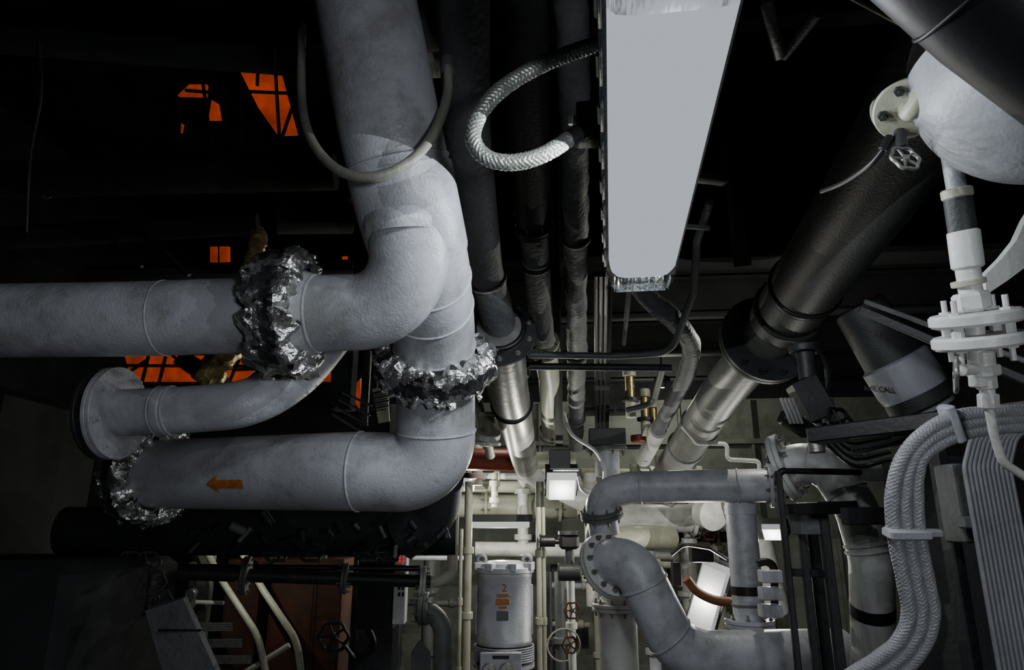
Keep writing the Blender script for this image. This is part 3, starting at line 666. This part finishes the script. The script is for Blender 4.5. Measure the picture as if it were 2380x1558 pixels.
dr=B('lagged_duct_section'); c=P(2085,850,3.0); ax=ROT@Vector((-.45,.85,-.2)).normalized(); dr.lathe(c-ax*.2,ax,[(0,.13),(.01,.14),(.5,.11),(.51,.10)],SLATE,40); dr.lathe(c-ax*.22,ax,[(0,.12),(.12,.143),(.24,.143),(.25,.13)],VESS,40)
dro=dr.done()
best=None; e1,e2=perp(ax)
for i in range(40):
    for j in range(120):
        h=-.1+.12*i/40; an=2*math.pi*j/120; nv=e1*math.cos(an)+e2*math.sin(an); q=c+ax*h+nv*.1445
        if nv.dot((CAM-q).normalized())<.4: continue
        l_=ROT.transposed()@(q-CAM); uu=1190+F*l_.x/-l_.z; vv=779-F*l_.y/-l_.z; e=(uu-2045)**2+(vv-905)**2
        if best is None or e<best[0]: best=(e,q,nv)
text('AME CALL','duct_lettering',best[1]+best[2]*.004,ROT@Vector((.92,.38,0)),best[2],.036,INK,dro)
# ---------------------------------------------------------------- left machinery
b=B('horizontal_fuel_line')
p=PP((395,1332,3.1),(1000,1352,3.3)); b.tube(p,.03,DARK,16)
for u in(575,800,985): b.flange(p,P(u,1340,3.2),.07 if u!=575 else .085,.014,GREYD if u!=985 else WHITE,6)
b.tube(rnd(PP((990,1354,3.3),(1050,1350,3.3),(1055,1180,3.2),(1062,1060,3.0)),.09),.026,CREAM,16)
b.tube(PP((395,1318,3.3),(980,1322,3.5)),.015,BLACK,10)
b.done()
b=B('shadowed_intercooler_duct')
b.tube(PP((150,1235,2.9),(1060,1235,3.0)),.1,HULL,28); b.tube(rnd(PP((1020,1120,2.85),(1010,1200,2.9),(930,1250,2.9)),.15),.1,DARK,24)
for u in (640,720,850,900): b.wheel(P(u,1285,2.85),ROT@Vector((.3,.8,.3)),.05,DARK)
rn=random.Random(5)
for k in range(26):
    p=P(440+24*k,1225+rn.uniform(-15,45),2.72+rn.uniform(0,.08)); b.cyl(p,p+Vector((rn.uniform(-.06,.06),rn.uniform(-.02,.02),rn.uniform(-.06,.06))),rn.uniform(.006,.018),rn.choice((HULL,DARK,DARK,HULL,GREYD)),10)
b.done()
b=B('stair_handrail')
b.tube(rnd(PP((470,1262,4.2),(515,1350,4.1),(600,1480,3.9),(625,1600,3.85)),.2),.02,CREAM,14)
b.tube(rnd(PP((555,1270,4.2),(610,1370,4.1),(690,1490,3.9),(705,1600,3.85)),.2),.02,CREAM,14)
b.tube(PP((560,1570,3.9),(672,1500,3.95)),.016,CREAM,12)
b.done()
b=B('stair_stringer')
b.prism(PP((337,1420,2.5),(425,1392,2.5),(520,1600,2.4),(400,1640,2.4)),ROT@Vector((0,0,-.03)),MIDD)
b.beam(P(370,1465,2.47),P(470,1465,2.47),.02,.006,BLACK)
for i in range(4):
    for k in range(5): b.beam(P(440+22*i,1450+38*i+4*k,2.55),P(540+22*i,1450+38*i+4*k,2.75),.006,.008,DARK)
b.done()
b=B('rust_brown_cabinet')
for u,w,h,m in((590,.22,.9,RUST),(705,.3,1.0,RUST),(785,.16,.9,RUST)):
    t=P(u,1290,4.6); b.box(drop(t,t.z-h/2-.02),w,.3,h,m,X); b.box(drop(t,t.z-h/2)-(ROT@Vector((0,0,-.16))),w*.85,.01,h*.85,m,X)
b.box(P(648,1420,4.4),.03,.05,.8,DARK,X); b.box(P(745,1420,4.4),.03,.05,.8,DARK,X)
b.done()
b=B('switchboard_panel')
t=P(880,1370,3.7); b.box(t,.2,.2,.38,BLACK,X); t=P(932,1362,3.6); b.box(t,.062,.1,.37,WHITE,X)
for j in range(2):
    for i in range(2): b.cyl(P(929+9*i,1296+9*j,3.545),P(929+9*i,1296+9*j,3.53),.008,REDB,12)
for j in range(7):
    for i in range(2): b.box(P(928+9*i,1322+15*j,3.54),.012,.008,.02,INK,X,bev=.001)
b.done()
b=B('pump_suction_valve')
t=P(965,1420,4.4); b.tube(rnd([t,P(1030,1410,4.4),drop(P(1035,1420,4.4),.3)],.15),.06,GREYD,24); b.flange(None,P(985,1415,4.4),.1,.03,GREYD,8,ax=X)
b.box(P(880,1500,4.0),.25,.2,.3,DARK,X,bev=.03); b.tube(crv(PP((850,1440,3.8),(870,1500,3.8),(830,1530,3.8),(800,1500,3.8))),.012,BLACK,8)
b.wheel(P(775,1480,3.8),fwd,.08,DARK); b.cyl(P(775,1480,3.8),P(775,1480,4.2),.02,DARK,10); b.prism(PP((955,1520,4.2),(975,1490,4.2),(1000,1520,4.2),(1000,1580,4.2),(955,1580,4.2)),ROT@Vector((0,0,-.02)),GREYD)
b.done()
b=B('instrument_panel')
t=P(465,1380,4.3); b.box(drop(t,t.z-.02),.14,.05,.5,GREEN,X)
for i in range(5): b.disc(P(445+(i%2)*25,1320+30*i,4.2),fwd,.035,.04,STEEL,16)
b.cyl(P(455,1400,4.15),P(520,1402,4.15),.012,WHITE,8); b.box(P(437,1385,4.2),.03,.03,.07,BRASS,X)
ip=b.done(); light('added_panel_fill',P(560,1290,3.9),3,WC,0,ip)  # bodiless light added to brighten the brown cabinets
b=B('engine_block_casing')
b.box(P(-20,1520,2.6),1.0,.8,.7,HULL,X,bev=.04); b.box(P(-150,1150,3.2),1.0,.8,.9,HULL,X,bev=.04)
for k in range(6): b.wheel(P(300+14*k,1310+(k%3)*45,2.8),ROT@Vector((.5,.2,.8)),.045,DARK)
b.done()
b=B('dark_overhead_tubing')
b.tube(crv(PP((60,540,2.8),(70,360,2.7),(95,220,2.6),(90,100,2.6))),.006,DARK,8)
b.torus(P(110,450,2.7),fwd,.02,.003,STEEL,20,6,a0=.5,a1=2.5)
b.tube(PP((-100,80,2.6),(640,140,2.9)),.06,HULL,16); b.tube(PP((-100,420,3.3),(780,400,3.4)),.09,HULL,16); b.tube(PP((-100,560,3.6),(600,520,3.8)),.06,HULL,16)
b.done()
# ---------------------------------------------------------------- orange plates behind lattice, their emission standing in for lamplight
b=B('orange_glow_casing')
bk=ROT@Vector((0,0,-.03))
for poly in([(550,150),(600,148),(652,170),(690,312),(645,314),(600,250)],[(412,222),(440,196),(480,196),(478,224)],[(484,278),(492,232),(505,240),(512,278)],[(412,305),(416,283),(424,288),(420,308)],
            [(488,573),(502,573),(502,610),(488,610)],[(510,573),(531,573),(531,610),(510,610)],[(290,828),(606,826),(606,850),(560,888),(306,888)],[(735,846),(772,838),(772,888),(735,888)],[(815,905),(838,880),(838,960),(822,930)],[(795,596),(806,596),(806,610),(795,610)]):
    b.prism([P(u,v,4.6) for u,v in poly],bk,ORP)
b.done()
b=B('steel_lattice_frame')
for a0,a1 in(((520,150),(700,172)),((555,212),(700,218)),((640,160),(650,330)),((600,150),(598,200)),((655,320),(700,190)),((555,150),(560,330)),((575,165),(690,175)),((290,850),(610,852)),((345,828),(330,890)),((385,828),(370,890)),((290,872),(345,835)),((735,865),(775,862)),((540,860),(610,858)),((470,180),(490,330)),((520,160),(520,300)),((430,210),(490,215)),((420,230),(415,320)),((400,826),(480,895)),((560,826),(530,895))):
    b.beam(P(*a0,4.45),P(*a1,4.45),.02,.018,HULL)
for a0,a1 in(((340,540),(440,640)),((260,555),(330,620))): b.tube(PP((*a0,3.5),(*a1,3.4)),.01,DARK,8)
b.beam(P(430,840,4.3),P(520,895,4.3),.3,.1,HULL)
b.ibeam(P(200,640,3.6),P(820,625,3.8),.12,.06,HULL); b.ibeam(P(640,500,2.9),P(820,500,3.0),.12,.12,HULL)
b.done()
b=B('brass_wrapped_expansion_joint')
p=resamp(PP((600,545,2.6),(600,560,2.5),(585,620,2.4)),.01); b.tube(p,.03,BRASS,18,lump=.35,ls=50)
p=resamp(PP((540,800,2.6),(500,850,2.6),(475,890,2.6)),.01); b.tube(p,.05,BRASS,18,lump=.35,ls=40)
b.done()
b=B('cable_clamp_bracket')
for k in range(4): b.beam(P(770+8*k,960-16*k,2.5),P(850+5*k,1010-22*k,2.5),.02,.008,DARK)
b.box(P(800,880,2.7),.08,.1,.25,HULL,X); b.box(P(850,900,2.7),.03,.03,.3,DARK,X)
b.done()
b=B('cream_cable_duct')
b.prism(PP((865,905,4.2),(900,897,4.2),(905,980,4.2),(880,985,4.2)),ROT@Vector((0,0,-.02)),CREAM)
for k in range(4): b.beam(P(862,915+12*k,4.1),P(905,908+12*k,4.1),.02,.01,DARK)
b.done()
b=B('handwheel_gate_valve')
p=P(1135,1010,4.2); b.disc(p,ROT@Vector((.1,.9,.3)),.075,.04,WHITE); b.cyl(p-Z*.06,p+Z*.12,.04,CREAM,16); b.disc(p+Z*.12,Z,.07,.02,WHITE); b.wheel(p-Z*.06,Z,.07,WHITE)
b.tube(rnd(PP((1110,930,4.3),(1125,990,4.2),(1140,1060,4.4)),.1),.03,CREAM,14)
b.done()
w=bpy.data.worlds.new('world'); sc.world=w; w.use_nodes=True; w.node_tree.nodes['Background'].inputs[0].default_value=(.6,.65,.7,1); w.node_tree.nodes['Background'].inputs[1].default_value=.01
